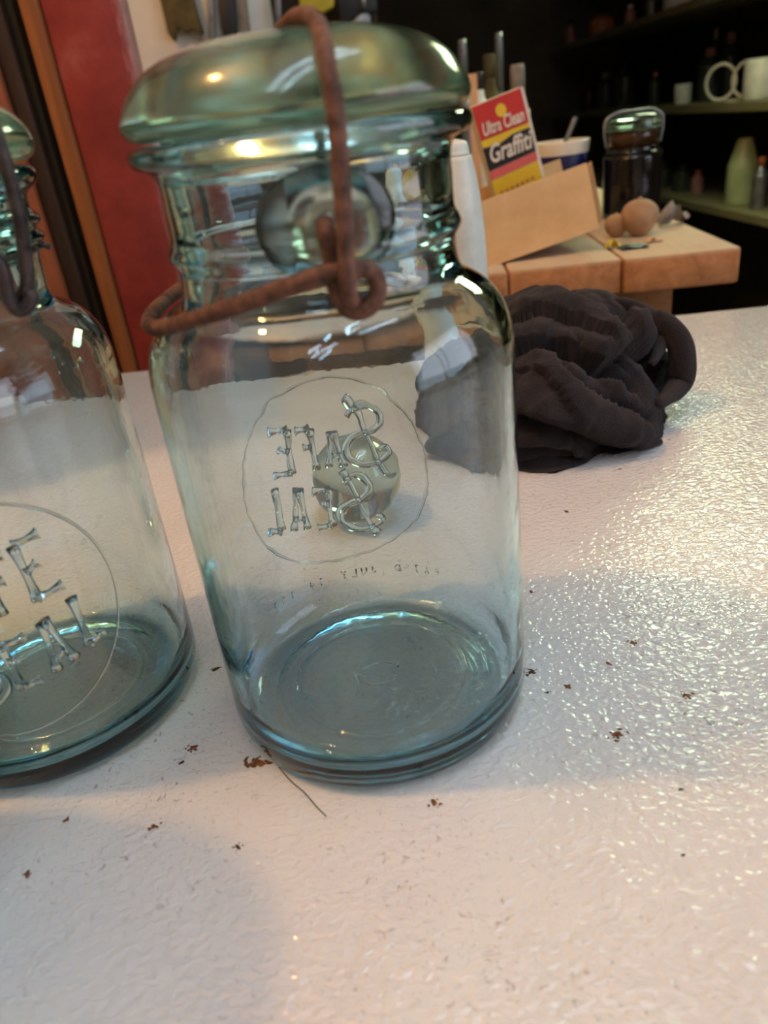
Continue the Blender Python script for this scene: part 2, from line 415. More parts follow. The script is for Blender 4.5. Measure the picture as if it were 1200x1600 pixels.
def wrap(m, rad, u0, v0, back):
    """lay a flat (u, height, v) relief on the jar wall; back = on the far side, so it is read from behind"""
    V = []
    for u, h, v in m[0]:
        a = (u0 + u) * mm / rad; r = rad + h * mm
        if back: V.append((-r * math.sin(a), r * math.cos(a), v0 * mm + v * mm))
        else: V.append((r * math.sin(a), -r * math.cos(a), v0 * mm + v * mm))
    return V, m[1]
def stroke(kind, L, r, hgt=0.75):
    pts = [(u, 0, v) for u, v in L]
    if kind == 'c' or len(pts) > 2: pts = [tuple(q) for q in spline(pts, 5)]
    else: pts = [tuple(Vector(pts[0]).lerp(Vector(pts[1]), k / 8)) for k in range(9)]
    n = len(pts)
    if kind == 's': rad = [r * (0.72 + 0.55 * abs(2 * i / (n - 1) - 1) ** 2.2) for i in range(n)]
    else: rad = [r * (0.9 + 0.35 * math.sin(math.pi * i / (n - 1))) for i in range(n)]
    V, F = tube(pts, rad, 8)
    return [(u, h * hgt, v) for u, h, v in V], F

def boss(rw, rh, neck, z0, sgn):
    """flat oval pad on the neck with a dimple for the wire"""
    V, F = [], []; rings = [(0, -0.7), (1.2, -0.65), (2.2, 0.1), (3.2, 0.45), (0.55 * rw, 0.7), (0.86 * rw, 0.6), (0.97 * rw, 0.3), (rw, -0.8)]
    n = 48; q = [[0]]
    V.append((0, rings[0][1], 0))
    for r, h in rings[1:]:
        q.append(list(range(len(V), len(V) + n)))
        for k in range(n):
            a = 2 * math.pi * k / n; s = 1 + (rh / rw - 1) * (r / rw)
            V.append((r * math.cos(a), h, r * s * math.sin(a)))
    for k in range(n): F.append((0, q[1][k], q[1][(k + 1) % n]))
    for A, B in zip(q[1:], q[2:]):
        for k in range(n): F.append((A[k], B[k], B[(k + 1) % n], A[(k + 1) % n]))
    F.append(tuple(reversed(q[-1])))
    return V, F

def make_jar(label, loc, kind, u0, back, wires=True):
    J = thing('glass_jar', label, 'jar', loc, 'aqua glass canning jars')
    neck = NECK_A if kind == 'a' else NECK_B
    prof = fine(BASE_OUT + neck, 2) + fine(INNER, 2)
    body = part('jar_body', lathe(prof, 128), M['glass'], J, recalc=True)
    lid = part('glass_lid', lathe(fine(LID_A if kind == 'a' else LID_B, 2), 112), M['glass_solid'], J, recalc=True)
    rw = 0.0478
    for L in LETTERS:
        ms = [wrap(stroke(kd, s, 1.45 if kd == 's' else 1.25, 0.85), rw, u0, 60, back) for kd, s in L]
        part('embossed_letter', join(*ms), M['letter'], body, recalc=True)
    ring = [(36.4 * math.sin(2 * math.pi * k / 96), 0, 36.2 * math.cos(2 * math.pi * k / 96)) for k in range(96)]
    part('embossed_ring', wrap(tube(ring, 0.42, 6, True), rw, u0, 60, back), M['letter'], body, recalc=True)
    return J, body, lid

def patent_line(body, u_start, v, text, back, h=2.1, adv=2.0):
    rw = 0.0478; s = h / 3; u = u_start
    for ch in text:
        if ch in GLYPH:
            ms = []
            for L in GLYPH[ch]:
                q = [(u + a * s, 0, b * s) for a, b in L]
                V, F = tube(q, 0.30, 6); ms.append(wrap((V, F), rw, 0, v, back))
            part('patent_character', join(*ms), M['letter'], body, recalc=True)
        u += adv if ch in GLYPH else adv * 1.3

JX, JY = -0.00825, 0.19856
J1, B1, L1 = make_jar('aqua glass jar with a rusty wire bail, standing whole in the middle', (JX, JY, 0), 'a', 8.7, True)
patent_line(B1, -28.5, 15.6, "PAT'D JULY 14 1908", True, 3.0, 4.1)
# mould mark on the base
cm = [(7 * mm * math.cos(a), 7 * mm * 0.8 * math.sin(a) , 5.4 * mm) for a in [math.radians(20 + 300 * k / 24) for k in range(25)]]
part('base_mark', tube(cm, 0.55 * mm, 6), M['letter'], B1, recalc=True)
for k, (uu, bk) in enumerate(((4.4, False), (-4.4, True))):
    part('neck_boss', wrap(boss(15.6, 11.6, 0, 0, 1), 0.0346, uu, 150.0, bk), M['glass_solid'], J1, recalc=True)

# bail and lever of the middle jar, in world coordinates
cy = JY
def arc(c, r, a0, a1, n, yfun=None):
    return [(c[0] + r * math.cos(math.radians(a0 + (a1 - a0) * k / n)), c[1], c[2] + r * math.sin(math.radians(a0 + (a1 - a0) * k / n))) for k in range(n + 1)]
front = cy - 0.0445
lo = at(563, 452, front)            # centre of the eye
d0 = at(508, 352, cy - 0.0335); d1 = at(507, 356, front); d2 = at(519, 405, front); 
eye = [tuple(d0), tuple(d1), tuple(d2), tuple(at(526, 450, front)), tuple(at(541, 480, front)), tuple(at(565, 486, front)), tuple(at(588, 466, front)), tuple(at(588, 435, front)), tuple(at(568, 420, front - .001)), tuple(at(545, 428, front - .002))]
lever_f = part('lever_wire', tube(spline(eye, 6), 0.00195, 10), M['rust'], J1, world=True, recalc=True)
arm = [tuple(at(530, 425, front - .0015)), tuple(at(500, 432, front - .002)), tuple(at(440, 452, front)), tuple(at(370, 478, cy - .041)), tuple(at(300, 500, cy - .033)), tuple(at(255, 512, cy - .022)), tuple(at(233, 508, cy - .012)), tuple(at(240, 488, cy + .000)), tuple(at(268, 462, cy + .018)), (JX - 0.036, cy + .030, .1335), (JX - 0.020, cy + .0425, .137), (JX - 0.006, cy + .0435, .141), (JX - 0.004, cy + .0430, .150), (JX - .004, cy + .0345, .151)]
part('lever_wire', tube(spline(arm, 6), 0.00195, 10), M['rust'], J1, world=True, recalc=True)
bail = [tuple(at(556, 470, front + .002)), tuple(at(546, 462, front - .003)), tuple(at(543, 430, front - .004)), tuple(at(540, 380, front - .0035)), tuple(at(534, 290, front - .003)), tuple(at(527, 200, cy - .0465)), tuple(at(519, 140, cy - .0455)), tuple(at(510, 95, cy - .0425)), tuple(at(503, 55, cy - .036)), tuple(at(493, 33, cy - .026)), tuple(at(478, 24, cy - .014)), tuple(at(458, 30, cy - .002)), tuple(at(440, 48, cy + .010)),
        (JX - .006, cy + .026, .1865), (JX - .004, cy + .037, .1815), (JX - .002, cy + .0445, .172), (JX, cy + .046, .160), (JX + .002, cy + .046, .146), (JX + .003, cy + .0455, .138)]
part('bail_wire', tube(spline(bail, 6), 0.0018, 10), M['rust'], J1, world=True, recalc=True)

# left jar
LX, LY = -0.1210, 0.2157
J2, B2, L2 = make_jar('aqua glass jar with a dark steel bail, cut off by the left edge', (LX, LY, 0), 'b', 11.5, False)
wy = LY - 0.018
w1 = [tuple(at(-60, 150, LY - .01)), tuple(at(-18, 180, LY - .030)), tuple(at(2, 235, LY - .036)), tuple(at(17, 285, LY - .036)), tuple(at(30, 340, LY - .036)), tuple(at(40, 405, LY - .035)), tuple(at(42, 445, LY - .035)), tuple(at(34, 462, LY - .034)), tuple(at(25, 455, LY - .033))]
part('bail_wire', tube(spline(w1, 6), 0.0016, 10), M['steel'], J2, world=True, recalc=True)
w2 = [tuple(at(-50, 370, LY - .036)), tuple(at(-8, 400, LY - .038)), tuple(at(6, 430, LY - .038)), tuple(at(14, 465, LY - .038)), tuple(at(28, 485, LY - .037)), tuple(at(44, 478, LY - .036)), tuple(at(50, 462, LY - .035)), tuple(at(40, 452, LY - .034))]
part('lever_wire', tube(spline(w2, 6), 0.00165, 10), M['steel'], J2, world=True, recalc=True)
w3 = [(LX + 0.0372 * math.cos(a), LY + 0.0372 * math.sin(a), 0.1475) for a in [math.radians(-130 + 260 * k / 40) for k in range(41)]]
part('neck_wire', tube(w3, 0.0008, 8), M['steel'], J2, world=True, recalc=True)
part('wire_end', tube([tuple(at(60, 383, LY)), tuple(at(70, 383, LY)), tuple(at(79, 386, LY))], 0.0008, 8), M['steel'], J2, world=True, recalc=True)

for u_, v_, r_ in ((31.0, 118.0, 1.3), (13.0, 118.5, 1.1), (22.0, 104.0, 0.7), (43.0, 74.0, 0.8), (57.0, 106.0, 0.6)):
    bub = [(r_ * math.cos(2 * math.pi * k / 14), 0, 0.75 * r_ * math.sin(2 * math.pi * k / 14)) for k in range(14)]
    part('glass_blister', wrap(tube(bub, 0.16, 6, True), 0.0480, u_, v_, False), M['letter'], B2, recalc=True)

# unseen jar added beside the camera to cast the shadow at lower left
J3, B3, L3 = make_jar('unseen aqua glass jar added past the left edge to cast a shadow', (-0.161, 0.117, 0), 'b', 20, False)

# ------------------------------------------------------------------ glass float behind the middle jar
g = atz(560, 838); gc = Vector((g.x + .002, g.y + .020, 0.0225))
t = thing('glass_float', 'smoky clear glass bulb lying behind the middle jar', 'glass bulb', (gc.x, gc.y, 0))
prof = P((0, -27), (3.2, -26.6), (4.4, -25), (5.5, -23.4), (10, -21), (16, -16.5), (20.5, -9), (22.3, 0), (21, 9), (17, 17), (10.5, 23), (4, 25.5), (0, 26))
inn = P((0, 24), (4, 23.6), (9.6, 21.2), (15.4, 15.8), (19.2, 8.4), (20.5, 0), (18.8, -8.4), (14.8, -15), (9, -19), (3, -21), (0, -21.4))
Mx = Matrix.Translation((0, 0, 0.0226)) @ Matrix.Rotation(math.radians(62), 4, Vector((0.93, 0.36, 0)))
ob = lathe(fine(prof, 3), 64); ib = lathe(fine(inn, 3), 64)
bulb = join(xform(ob, Mx), xform(ib, Mx))
zmin = min(v[2] for v in bulb[0])
bulb = move(bulb, (0, 0, -zmin + 0.0002))
part('glass_body', bulb, M['clear'], t, recalc=True)

# ------------------------------------------------------------------ black cloth
CC = Vector((0.104, 0.426, 0.0)); CA = Vector((0.070, 0.080, 0.068))
def ell_hit(px, py):
    d = ray(px, py); o_ = CAM - CC
    s = Vector((1 / CA.x, 1 / CA.y, 1 / CA.z)); dd = Vector((d.x * s.x, d.y * s.y, d.z * s.z)); oo = Vector((o_.x * s.x, o_.y * s.y, o_.z * s.z))
    A_, B_, C_ = dd.dot(dd), 2 * oo.dot(dd), oo.dot(oo) - 1
    D_ = B_ * B_ - 4 * A_ * C_
    if D_ < 0: tt_ = -B_ / (2 * A_)
    else: tt_ = (-B_ - math.sqrt(D_)) / (2 * A_)
    return CAM + d * tt_ - CC
def crease(L): return spline([tuple(ell_hit(760 + a / 3.75, 420 + b / 3.75)) for a, b in L], 5)
# (path, overhang of the upper side, width of the step, depth of the groove)
CREASES = [
 (crease([(60, 500), (170, 480), (330, 440), (450, 440), (560, 490), (690, 540), (800, 470)]), 0.0060, 0.016, 0.0085),
 (crease([(330, 500), (400, 520), (440, 620), (520, 700), (700, 780), (900, 870), (950, 930)]), -0.0050, 0.020, 0.0065),
 (crease([(300, 110), (420, 190), (520, 240), (640, 290), (740, 310), (830, 330)]), -0.0060, 0.016, 0.0085),
 (crease([(780, 330), (850, 430), (950, 500), (985, 470)]), 0.0060, 0.014, 0.0130),
 (crease([(960, 260), (1030, 380), (1060, 520), (1075, 660)]), 0.0060, 0.014, 0.0110),
 (crease([(60, 860), (200, 850), (330, 890), (520, 955), (700, 1040), (820, 1060)]), 0.0070, 0.016, 0.0080),
 (crease([(120, 1030), (300, 1035), (400, 1050), (480, 1085)]), 0.0050, 0.014, 0.0080),
 (crease([(200, 620), (320, 640), (420, 760)]), 0.0020, 0.020, 0.0030),
 (crease([(560, 520), (620, 600), (780, 620), (860, 690)]), -0.0030, 0.018, 0.0050),
 (crease([(180, 330), (330, 300), (480, 330), (620, 400)]), 0.0030, 0.020, 0.0035)]
def cloth_disp(p, nrm):
    r = 0.0
    for path, over, wid, deep in CREASES:
        best = 1e9; bi = 0
        for i in range(len(path)):
            d = (path[i] - p).length_squared
            if d < best: best = d; bi = i
        d = math.sqrt(best)
        if d > wid * 3: continue
        a = path[max(bi - 1, 0)]; b = path[min(bi + 1, len(path) - 1)]
        side = (b - a).cross(nrm).dot(p - path[bi]) 
        sgn = -1 if side > 0 else 1          # +1 above the line
        end = 1.0
        if bi in (0, len(path) - 1): end = max(0, 1 - d / wid)
        fall = math.exp(-(d / wid) ** 2)
        r += 1.35 * over * sgn * fall * min(1, d / 0.0022) * end
        r -= 1.35 * deep * math.exp(-(d / 0.0030) ** 1.2) * end
    r += 0.006 * noise.noise(p * 28) + 0.0035 * (0.5 - abs(noise.noise(p * 55 + Vector((3, 1, 7))))) + 0.0012 * noise.noise(p * 160)
    return r
V, F = [], []
NA, NE = 230, 86
for j in range(NE + 1):
    el = math.radians(-6 + 96 * j / NE)
    for i in range(NA):
        az = 2 * math.pi * i / NA
        ce = math.cos(el) ** 0.8 if math.cos(el) > 0 else 0; se = math.copysign(abs(math.sin(el)) ** 0.9, math.sin(el))
        lob = 1 + 0.05 * math.sin(3 * az + 1.0) + 0.03 * math.sin(5 * az)
        p = Vector((CA.x * ce * math.cos(az) * lob, CA.y * ce * math.sin(az) * lob, CA.z * se))
        nrm = Vector((p.x / CA.x ** 2, p.y / CA.y ** 2, p.z / CA.z ** 2)).normalized()
        q = p + nrm * cloth_disp(p, nrm)
        V.append((q.x, q.y, max(q.z, 0.0006)))
for j in range(NE):
    for i in range(NA):
        i2 = (i + 1) % NA
        F.append((j * NA + i, j * NA + i2, (j + 1) * NA + i2, (j + 1) * NA + i))
def roll(L, rad, flat=0.7, n=14, wob=0.25):
    q = spline(L, 8); rr = [rad * (0.12 + 0.88 * math.sin(math.pi * min(1, max(0, (k + 1) / len(q)))) ** 0.5) * (1 + wob * noise.noise(Vector(q[k]) * 60)) for k in range(len(q))]
    Vv, Ff = tube(q, rr, n)
    return [(v[0], v[1], max(0.0006, v[2])) for v in Vv], Ff
def cl(px, py, off=0.0):
    h = ell_hit(px, py); nn = Vector((h.x / CA.x ** 2, h.y / CA.y ** 2, h.z / CA.z ** 2)).normalized(); return tuple(h + nn * off)
cloth = [(V, F)]
cloth.append(roll([cl(*a) for a in ((760 + 720 / 3.75, 420 + 200 / 3.75, .001), (760 + 850 / 3.75, 420 + 230 / 3.75, .001), (760 + 960 / 3.75, 420 + 320 / 3.75, .002), (760 + 995 / 3.75, 420 + 440 / 3.75, .002), (760 + 970 / 3.75, 420 + 560 / 3.75, .000))], 0.0052))
cloth.append(roll([cl(*a) for a in ((760 + 985 / 3.75, 420 + 260 / 3.75, .000), (760 + 1080 / 3.75, 420 + 400 / 3.75, .003), (760 + 1108 / 3.75, 420 + 560 / 3.75, .004), (760 + 1085 / 3.75, 420 + 700 / 3.75, .003), (760 + 1000 / 3.75, 420 + 800 / 3.75, .000))], 0.0075))
a_, b_, c_, d_ = atz(740, 715), atz(830, 722), atz(920, 708), atz(965, 685)
cloth.append(roll([(a_.x - CC.x - .02, a_.y - CC.y + .012, .008), (a_.x - CC.x, a_.y - CC.y + .004, .009), (b_.x - CC.x, b_.y - CC.y + .002, .0095), (c_.x - CC.x, c_.y - CC.y + .004, .009), (d_.x - CC.x, d_.y - CC.y + .014, .007)], 0.0105))
cm_ = mesh('black_cloth', join(*cloth), M['fleece'], recalc=True)
o = obj('black_cloth', cm_, None, CC)
tag(o, 'crumpled black fleece rag lying to the right of the middle jar', 'cloth')

# ------------------------------------------------------------------ white plastic bottle behind the neck of the jar
bp = atz(730, 566)
t = thing('plastic_bottle', 'matt white plastic bottle half hidden behind the middle jar', 'bottle', (bp.x, bp.y, 0))
part('bottle_body', lathe(fine(P((0, 0.2), (16, 0.2), (18, 1.2), (18.6, 5), (18.6, 50), (18.2, 80), (16.8, 105), (14.6, 125), (11.8, 138), (10.4, 141), (0, 141)), 2), 64), M['whitepl'], t, recalc=True)
part('bottle_cap', lathe(fine(P((0, 141.2), (10.0, 141.2), (10.1, 142), (9.4, 147), (7.5, 149.5), (0, 151.4)), 2), 40), M['whitepl'], t, recalc=True)

# ------------------------------------------------------------------ rust crumbs, grime and a hair on the table
def flake(px, py, w_px, h_px, mat, label, rot=0.3):
    p = atz(px, py); sc = (p - CAM).length / F_PX
    V, F = [], []
    a_, b_ = w_px * sc * 0.5, h_px * sc * 0.9
    bits = max(4, int(w_px * 0.55))
    for q in range(bits):
        big = 1.0 if q == 0 else random.uniform(0.18, 0.55)
        ang_ = random.uniform(0, 6.283); d = 0 if q == 0 else random.uniform(0.25, 1.1)
        cx_, cy_ = d * a_ * math.cos(ang_), d * b_ * math.sin(ang_)
        r0 = max(0.00028, 0.55 * min(a_, b_) * big); n = 9; o_ = len(V)
        hh = r0 * random.uniform(0.2, 0.45)
        st = random.uniform(1.0, 1.9); sa = random.uniform(0, 3.14)
        V.append((cx_, cy_, hh))
        for k in range(n):
            g = 2 * math.pi * k / n; r = r0 * random.uniform(0.6, 1.25)
            x_, y_ = r * st * math.cos(g), r * math.sin(g)
            V.append((cx_ + x_ * math.cos(sa) - y_ * math.sin(sa), cy_ + x_ * math.sin(sa) + y_ * math.cos(sa), 0.00004))
        for k in range(n): F.append((o_, o_ + 1 + k, o_ + 1 + (k + 1) % n))
        F.append(tuple(reversed(range(o_ + 1, o_ + 1 + n))))
    V = [(x_ * math.cos(rot) - y_ * math.sin(rot), x_ * math.sin(rot) + y_ * math.cos(rot), z_) for x_, y_, z_ in V]
    o = obj('rust_flake', mesh('rust_flake', (V, F), mat, False), None, (p.x, p.y, 0.0))
    tag(o, label, 'rust flake', 'rust flakes on the white table')
RF, DF = M['rustflake'], M['darkflake']
flake(830, 1050, 20, 9, DF, 'thick black crumb touching the right foot of the middle jar')
flake(886, 1073, 13, 7, RF, 'small orange crumb right of the thick black crumb', 0.7)
flake(856, 1082, 9, 4, DF, 'tiny dark crumb between the black crumb and the orange crumb')
flake(1072, 1086, 24, 8, RF, 'brown rust flake in the pebbled glare on the right', -0.3)
flake(966, 1148, 30, 11, RF, 'broad brown rust scab at the edge of the jar shadow', 0.4)
flake(988, 1004, 14, 7, RF, 'faint rust speck just left of the glare patch', 0.2)
flake(951, 1037, 11, 5, RF, 'faint orange speck below the glare patch', 0.2)
flake(678, 1254, 26, 10, RF, 'orange triangular flake just in front of the middle jar', -0.6)
flake(402, 1192, 42, 13, RF, 'speckled rust cluster against the left foot of the middle jar', -0.4)
flake(302, 1168, 22, 9, RF, 'pale tan rust flake midway between the two jars', 0.1)
flake(283, 1192, 9, 5, DF, 'small dark speck below the pale tan flake')
flake(337, 1046, 12, 9, DF, 'dark speck in the gap between the two jars', 1.2)
flake(240, 1292, 20, 8, RF, 'dark brown fleck in front of the left jar', 0.5)
flake(103, 1281, 11, 8, RF, 'brown speck below the heel of the left jar', 0.5)
flake(43, 1365, 11, 7, RF, 'orange speck nearest the left edge', 0.0)
flake(372, 1324, 13, 7, DF, 'short dark fibre like speck in front of the rust cluster', -0.8)
flake(886, 800, 11, 6, DF, 'dark speck on the table in front of the black rag')
flake(968, 733, 14, 4, RF, 'thin brown thread beside the shadow of the rag')
flake(830, 925, 11, 5, RF, 'orange speck beside the right wall of the middle jar')
flake(1068, 1336, 8, 6, DF, 'small grey dot on the warm lit part of the table')
flake(1062, 1234, 9, 4, DF, 'small black fleck on the warm lit part of the table')
hr = [atz(a, b) for a, b in ((436, 1200), (455, 1222), (476, 1240), (495, 1262), (510, 1277))]
o = obj('hair', mesh('hair', tube(spline([(p.x, p.y, 0.0004) for p in hr], 5), 0.00016, 6), M['darkflake']))
tag(o, 'fine dark hair on the table in front of the middle jar', 'hair')

# ------------------------------------------------------------------ posts behind the table on the left
BY = 0.80
def upright(name, label, cat, x0, x1, y0, y1, mat, z1=CEIL, **kw):
    o = obj(name, mesh(name, box(x0, x1, y0, y1, FLOOR, z1), mat, True, 0.003, 2, **kw))
    return tag(o, label, cat)
def red_paint():
    k = N('worn_red_post_paint'); v = k.coord()
    f = k.noise(v, 14, 6, 0.65)
    c = k.ramp(f, [(0.35, srgb(108, 32, 28)), (0.6, srgb(138, 50, 42)), (0.75, srgb(156, 84, 74))])
    sx = k.n('SeparateXYZ'); tc = k.n('TexCoord'); k.l(tc.outputs['Object'], sx.inputs[0])
    edge = k.math('ADD', sx.outputs['X'], k.math('MULTIPLY', k.noise(k.coord((60, 60, 14)), 3, 5, 0.7), 0.022))
    e = k.ramp(k.math('MULTIPLY', k.math('ADD', edge, 0.1795), 30.0, True), [(0.3, (0, 0, 0)), (0.62, (1, 1, 1))])
    c = k.mix(k.math('MULTIPLY', e, 0.55), c, srgb(196, 160, 160))
    k.bsdf(c, 0.5, 0, k.bump(f, 0.4, 0.002), 0.4); return k.m
upright('red_post', 'red painted wooden post with a worn pale edge', 'post', -0.2418, -0.1715, BY, BY + .03, red_paint())
upright('wood_strip', 'orange brown wooden strip along the red post', 'board', -0.2590, -0.2422, BY - .004, BY + .03, M['orange_wood'])
upright('dark_board', 'very dark brown upright board behind the left jar', 'board', -0.292, -0.2755, BY + .002, BY + .03, M['dark_wood'])
upright('gap_shade', 'black sheet painted as the shade in the gap between the wooden strips', 'board', -0.30, -0.245, BY + .10, BY + .12, M['black'])  # black colour stands in for the shade inside the open gap
upright('red_brown_board', 'red brown upright board at the far left', 'board', -0.42, -0.2925, BY - .004, BY + .03, M['red_wood'])

# ------------------------------------------------------------------ work bench
BZ = 0.0265
bang = math.radians(-6.0)
c0 = atz(1160, 385, BZ)
RB = Matrix.Translation((c0.x, c0.y, 0)) @ Matrix.Rotation(bang, 4, 'Z')
bench = thing('work_bench', 'rough lumber work bench behind the table', 'bench', (c0.x, c0.y, FLOOR), rot=(0, 0, bang))
xx = 0.0
for k, (wd, dy) in enumerate(((0.108, 0.0), (0.108, 0.004), (0.030, 0.001), (0.112, 0.003), (0.11, 0.0))):
    pl = part('plank', box(xx - wd + .0012, xx, dy, 0.76, BZ - FLOOR - .0335, BZ - FLOOR), M['bench_wood'], bench, smooth=True, bevel=0.0035)
    xx -= wd
part('cross_rail', box(xx + .02, -0.03, 0.10, 0.15, BZ - FLOOR - .15, BZ - FLOOR - .034), M['bench_wood'], bench, smooth=False, bevel=0.003)
part('cross_rail', box(xx + .02, -0.03, 0.68, 0.73, BZ - FLOOR - .15, BZ - FLOOR - .034), M['bench_wood'], bench, smooth=False, bevel=0.003)
for lx in (xx + .06, -0.085):
    for ly in (0.17, 0.62):
        part('leg', box(lx - .025, lx + .025, ly, ly + .05, 0, BZ - FLOOR - .034), M['shelf_wood'], bench, smooth=False, bevel=0.003)

# cardboard box propped at an angle, with open right end
BXY = 0.775
q = [at(757, 306, BXY), at(928, 258, BXY), at(955, 350, BXY), at(765, 418, BXY)]
t = thing('cardboard_box', 'small open brown cardboard box tilted on the work bench', 'box', (q[3].x, BXY, BZ))
ux = (q[2] - q[3]); wv = ux.length; ux.normalize(); uz = Vector((-ux.z, 0, ux.x)); hv = 0.5 * ((q[0] - q[3]).dot(uz) + (q[1] - q[2]).dot(uz))
Mb = Matrix(((ux.x, 0, uz.x, q[3].x), (0, 1, 0, BXY), (ux.z, 0, uz.z, q[3].z), (0, 0, 0, 1)))
wvv = wv
def bpart(name, b, mat): part(name, xform(box(*b), Mb), mat, t, world=True, smooth=False)
bpart('front_panel', (0, wvv - .012, 0, .0025, 0, hv), M['card'])
bpart('back_panel', (0, wvv - .012, .095, .0975, 0, hv), M['card'])
bpart('bottom_panel', (0, wvv - .012, .0026, .0949, 0, .0025), M['card_dark'])
bpart('end_panel', (-.0026, -.0001, 0, .0975, 0, hv), M['card'])
fl = Matrix.Translation(Mb @ Vector((wvv - .0118, 0, 0)) ) @ Mb.to_3x3().to_4x4() @ Matrix.Rotation(math.radians(66), 4, 'Z')
part('end_flap', xform(box(0, .03, 0, .0025, 0.004, hv - .004), fl), M['card_dark'], t, world=True, smooth=False)

# red, black and yellow carton standing in the box
CY_ = 0.835
c_tl, c_tr, c_br = at(737, 168, CY_), at(818, 135, CY_), at(860, 282, CY_)
ex = (c_tr - c_tl); cw = ex.length; ex.normalize(); ez = Vector((-ex.z, 0, ex.x)); chh = 0.110
t = thing('printed_carton', 'tilted red, black and yellow printed carton above the cardboard box', 'carton', (c_tl.x, CY_, BZ))
Mc = Matrix(((ex.x, 0, ez.x, c_tl.x), (0, 1, 0, CY_), (ex.z, 0, ez.z, c_tl.z), (0, 0, 0, 1)))
def cpart(name, m, mat, dy=0.0): return part(name, xform(m, Mc), mat, t, world=True, smooth=False)
cpart('carton_body', box(0, cw, 0.0012, 0.030, -chh * 1.28, 0), M['print_white'])
def band(name, poly, mat, y=0.0):
    n = len(poly); V = [(x_ * cw, y, -z_ * chh) for x_, z_ in poly] + [(x_ * cw, 0.0011, -z_ * chh) for x_, z_ in poly]
    cpart(name, (V, [tuple(range(n)), tuple(reversed(range(n, 2 * n)))] + [(k, (k + 1) % n, n + (k + 1) % n, n + k) for k in range(n)]), mat)
band('red_field', [(0, 0), (.94, 0), (.94, .29), (0, .29)], M['print_red'])
band('yellow_edge', [(0, .292), (.94, .292), (.94, .33), (.60, .33), (.30, .37), (.0, .35)], M['print_yellow'], 0.0003)
band('black_field', [(0, .355), (.30, .375), (.60, .335), (.94, .335), (.94, .54), (0, .56)], M['print_black'])
band('pink_stripe', [(0, .565), (.94, .545), (.94, .62), (0, .64)], M['print_pink'])
band('yellow_field', [(0, .645), (.94, .625), (.94, 1), (0, 1)], M['print_yellow'])
sun = [(.50 + .10 * math.cos(2 * math.pi * k / 20), .11 + .055 * math.sin(2 * math.pi * k / 20)) for k in range(20)]
band('yellow_sun', sun, M['print_yellow'], -0.0003)
oval = [(.72 + .26 * math.cos(2 * math.pi * k / 24), .86 + .055 * math.sin(2 * math.pi * k / 24)) for k in range(24)]
band('black_oval', oval, M['print_black'], -0.0003)
def text_mesh(s, size, ital=0.0):
    cu = bpy.data.curves.new('lettering', 'FONT'); cu.body = s; cu.size = size; cu.shear = ital; cu.resolution_u = 3
    cu.extrude = 0.0002; cu.offset = size * 0.02
    ob_ = bpy.data.objects.new('lettering', cu); COL.objects.link(ob_)
    bpy.context.view_layer.update()
    me = ob_.to_mesh(); V = [(v.co.x, -v.co.z, v.co.y) for v in me.vertices]; F = [tuple(p_.vertices) for p_ in me.polygons]
    ob_.to_mesh_clear(); bpy.data.objects.remove(ob_); bpy.data.curves.remove(cu)
    return V, F
def lettering(s, x_, z_, wid, size, mat, ital):
    m = text_mesh(s, size, ital); w0 = max(v[0] for v in m[0]) - min(v[0] for v in m[0]); k = wid * cw / w0
    m = ([(v[0] * k + x_ * cw, v[1] - 0.0007, v[2] - z_ * chh) for v in m[0]], m[1])
    cpart('lettering', m, mat)
lettering('Ultra Clean', .07, .262, .80, .017, M['print_white'], 0.2)
lettering('Graffiti', .06, .50, .84, .024, M['print_white'], 0.3)
for k in range(7):
    x_ = .10 + k * .105
    band('small_print', [(x_, .765 - k * .004), (x_ + .07, .762 - k * .004), (x_ + .07, .79 - k * .004), (x_, .793 - k * .004)], M['card_dark'], -0.0002)

# round tan lumps, paper and scraps on the bench
def lump(px, py, rpx, label, mat, name='tan_gourd', squash=0.95, cat='gourd'):
    p = atz(px, py, BZ); sc = (p - CAM).length / F_PX; r = rpx * sc * 0.86
    V, F = lathe([(r * math.sin(a) * (1 - 0.12 * math.cos(a)) , r * squash * (1 - math.cos(a))) for a in [math.pi * k / 22 for k in range(23)]], 32)
    V = [(v[0] * (1 + .05 * noise.noise(Vector(v) * 60)), v[1] * (1 + .05 * noise.noise(Vector(v) * 50)), v[2]) for v in V]
    t = thing(name, label, cat, (p.x, p.y + r * .6, BZ))
    part('gourd_body', (V, F), mat, t, recalc=True)
    part('stem_stub', lathe([(0, 2 * r * squash - .001), (r * .13, 2 * r * squash - .001), (r * .10, 2 * r * squash + r * .10), (0, 2 * r * squash + r * .10)], 12), mat, t, recalc=True)
lump(1004, 371, 30, 'larger round tan gourd in front of the dark jar', M['lump'])
lump(966, 372, 19, 'smaller tan gourd against the end of the cardboard box', M['lump'])
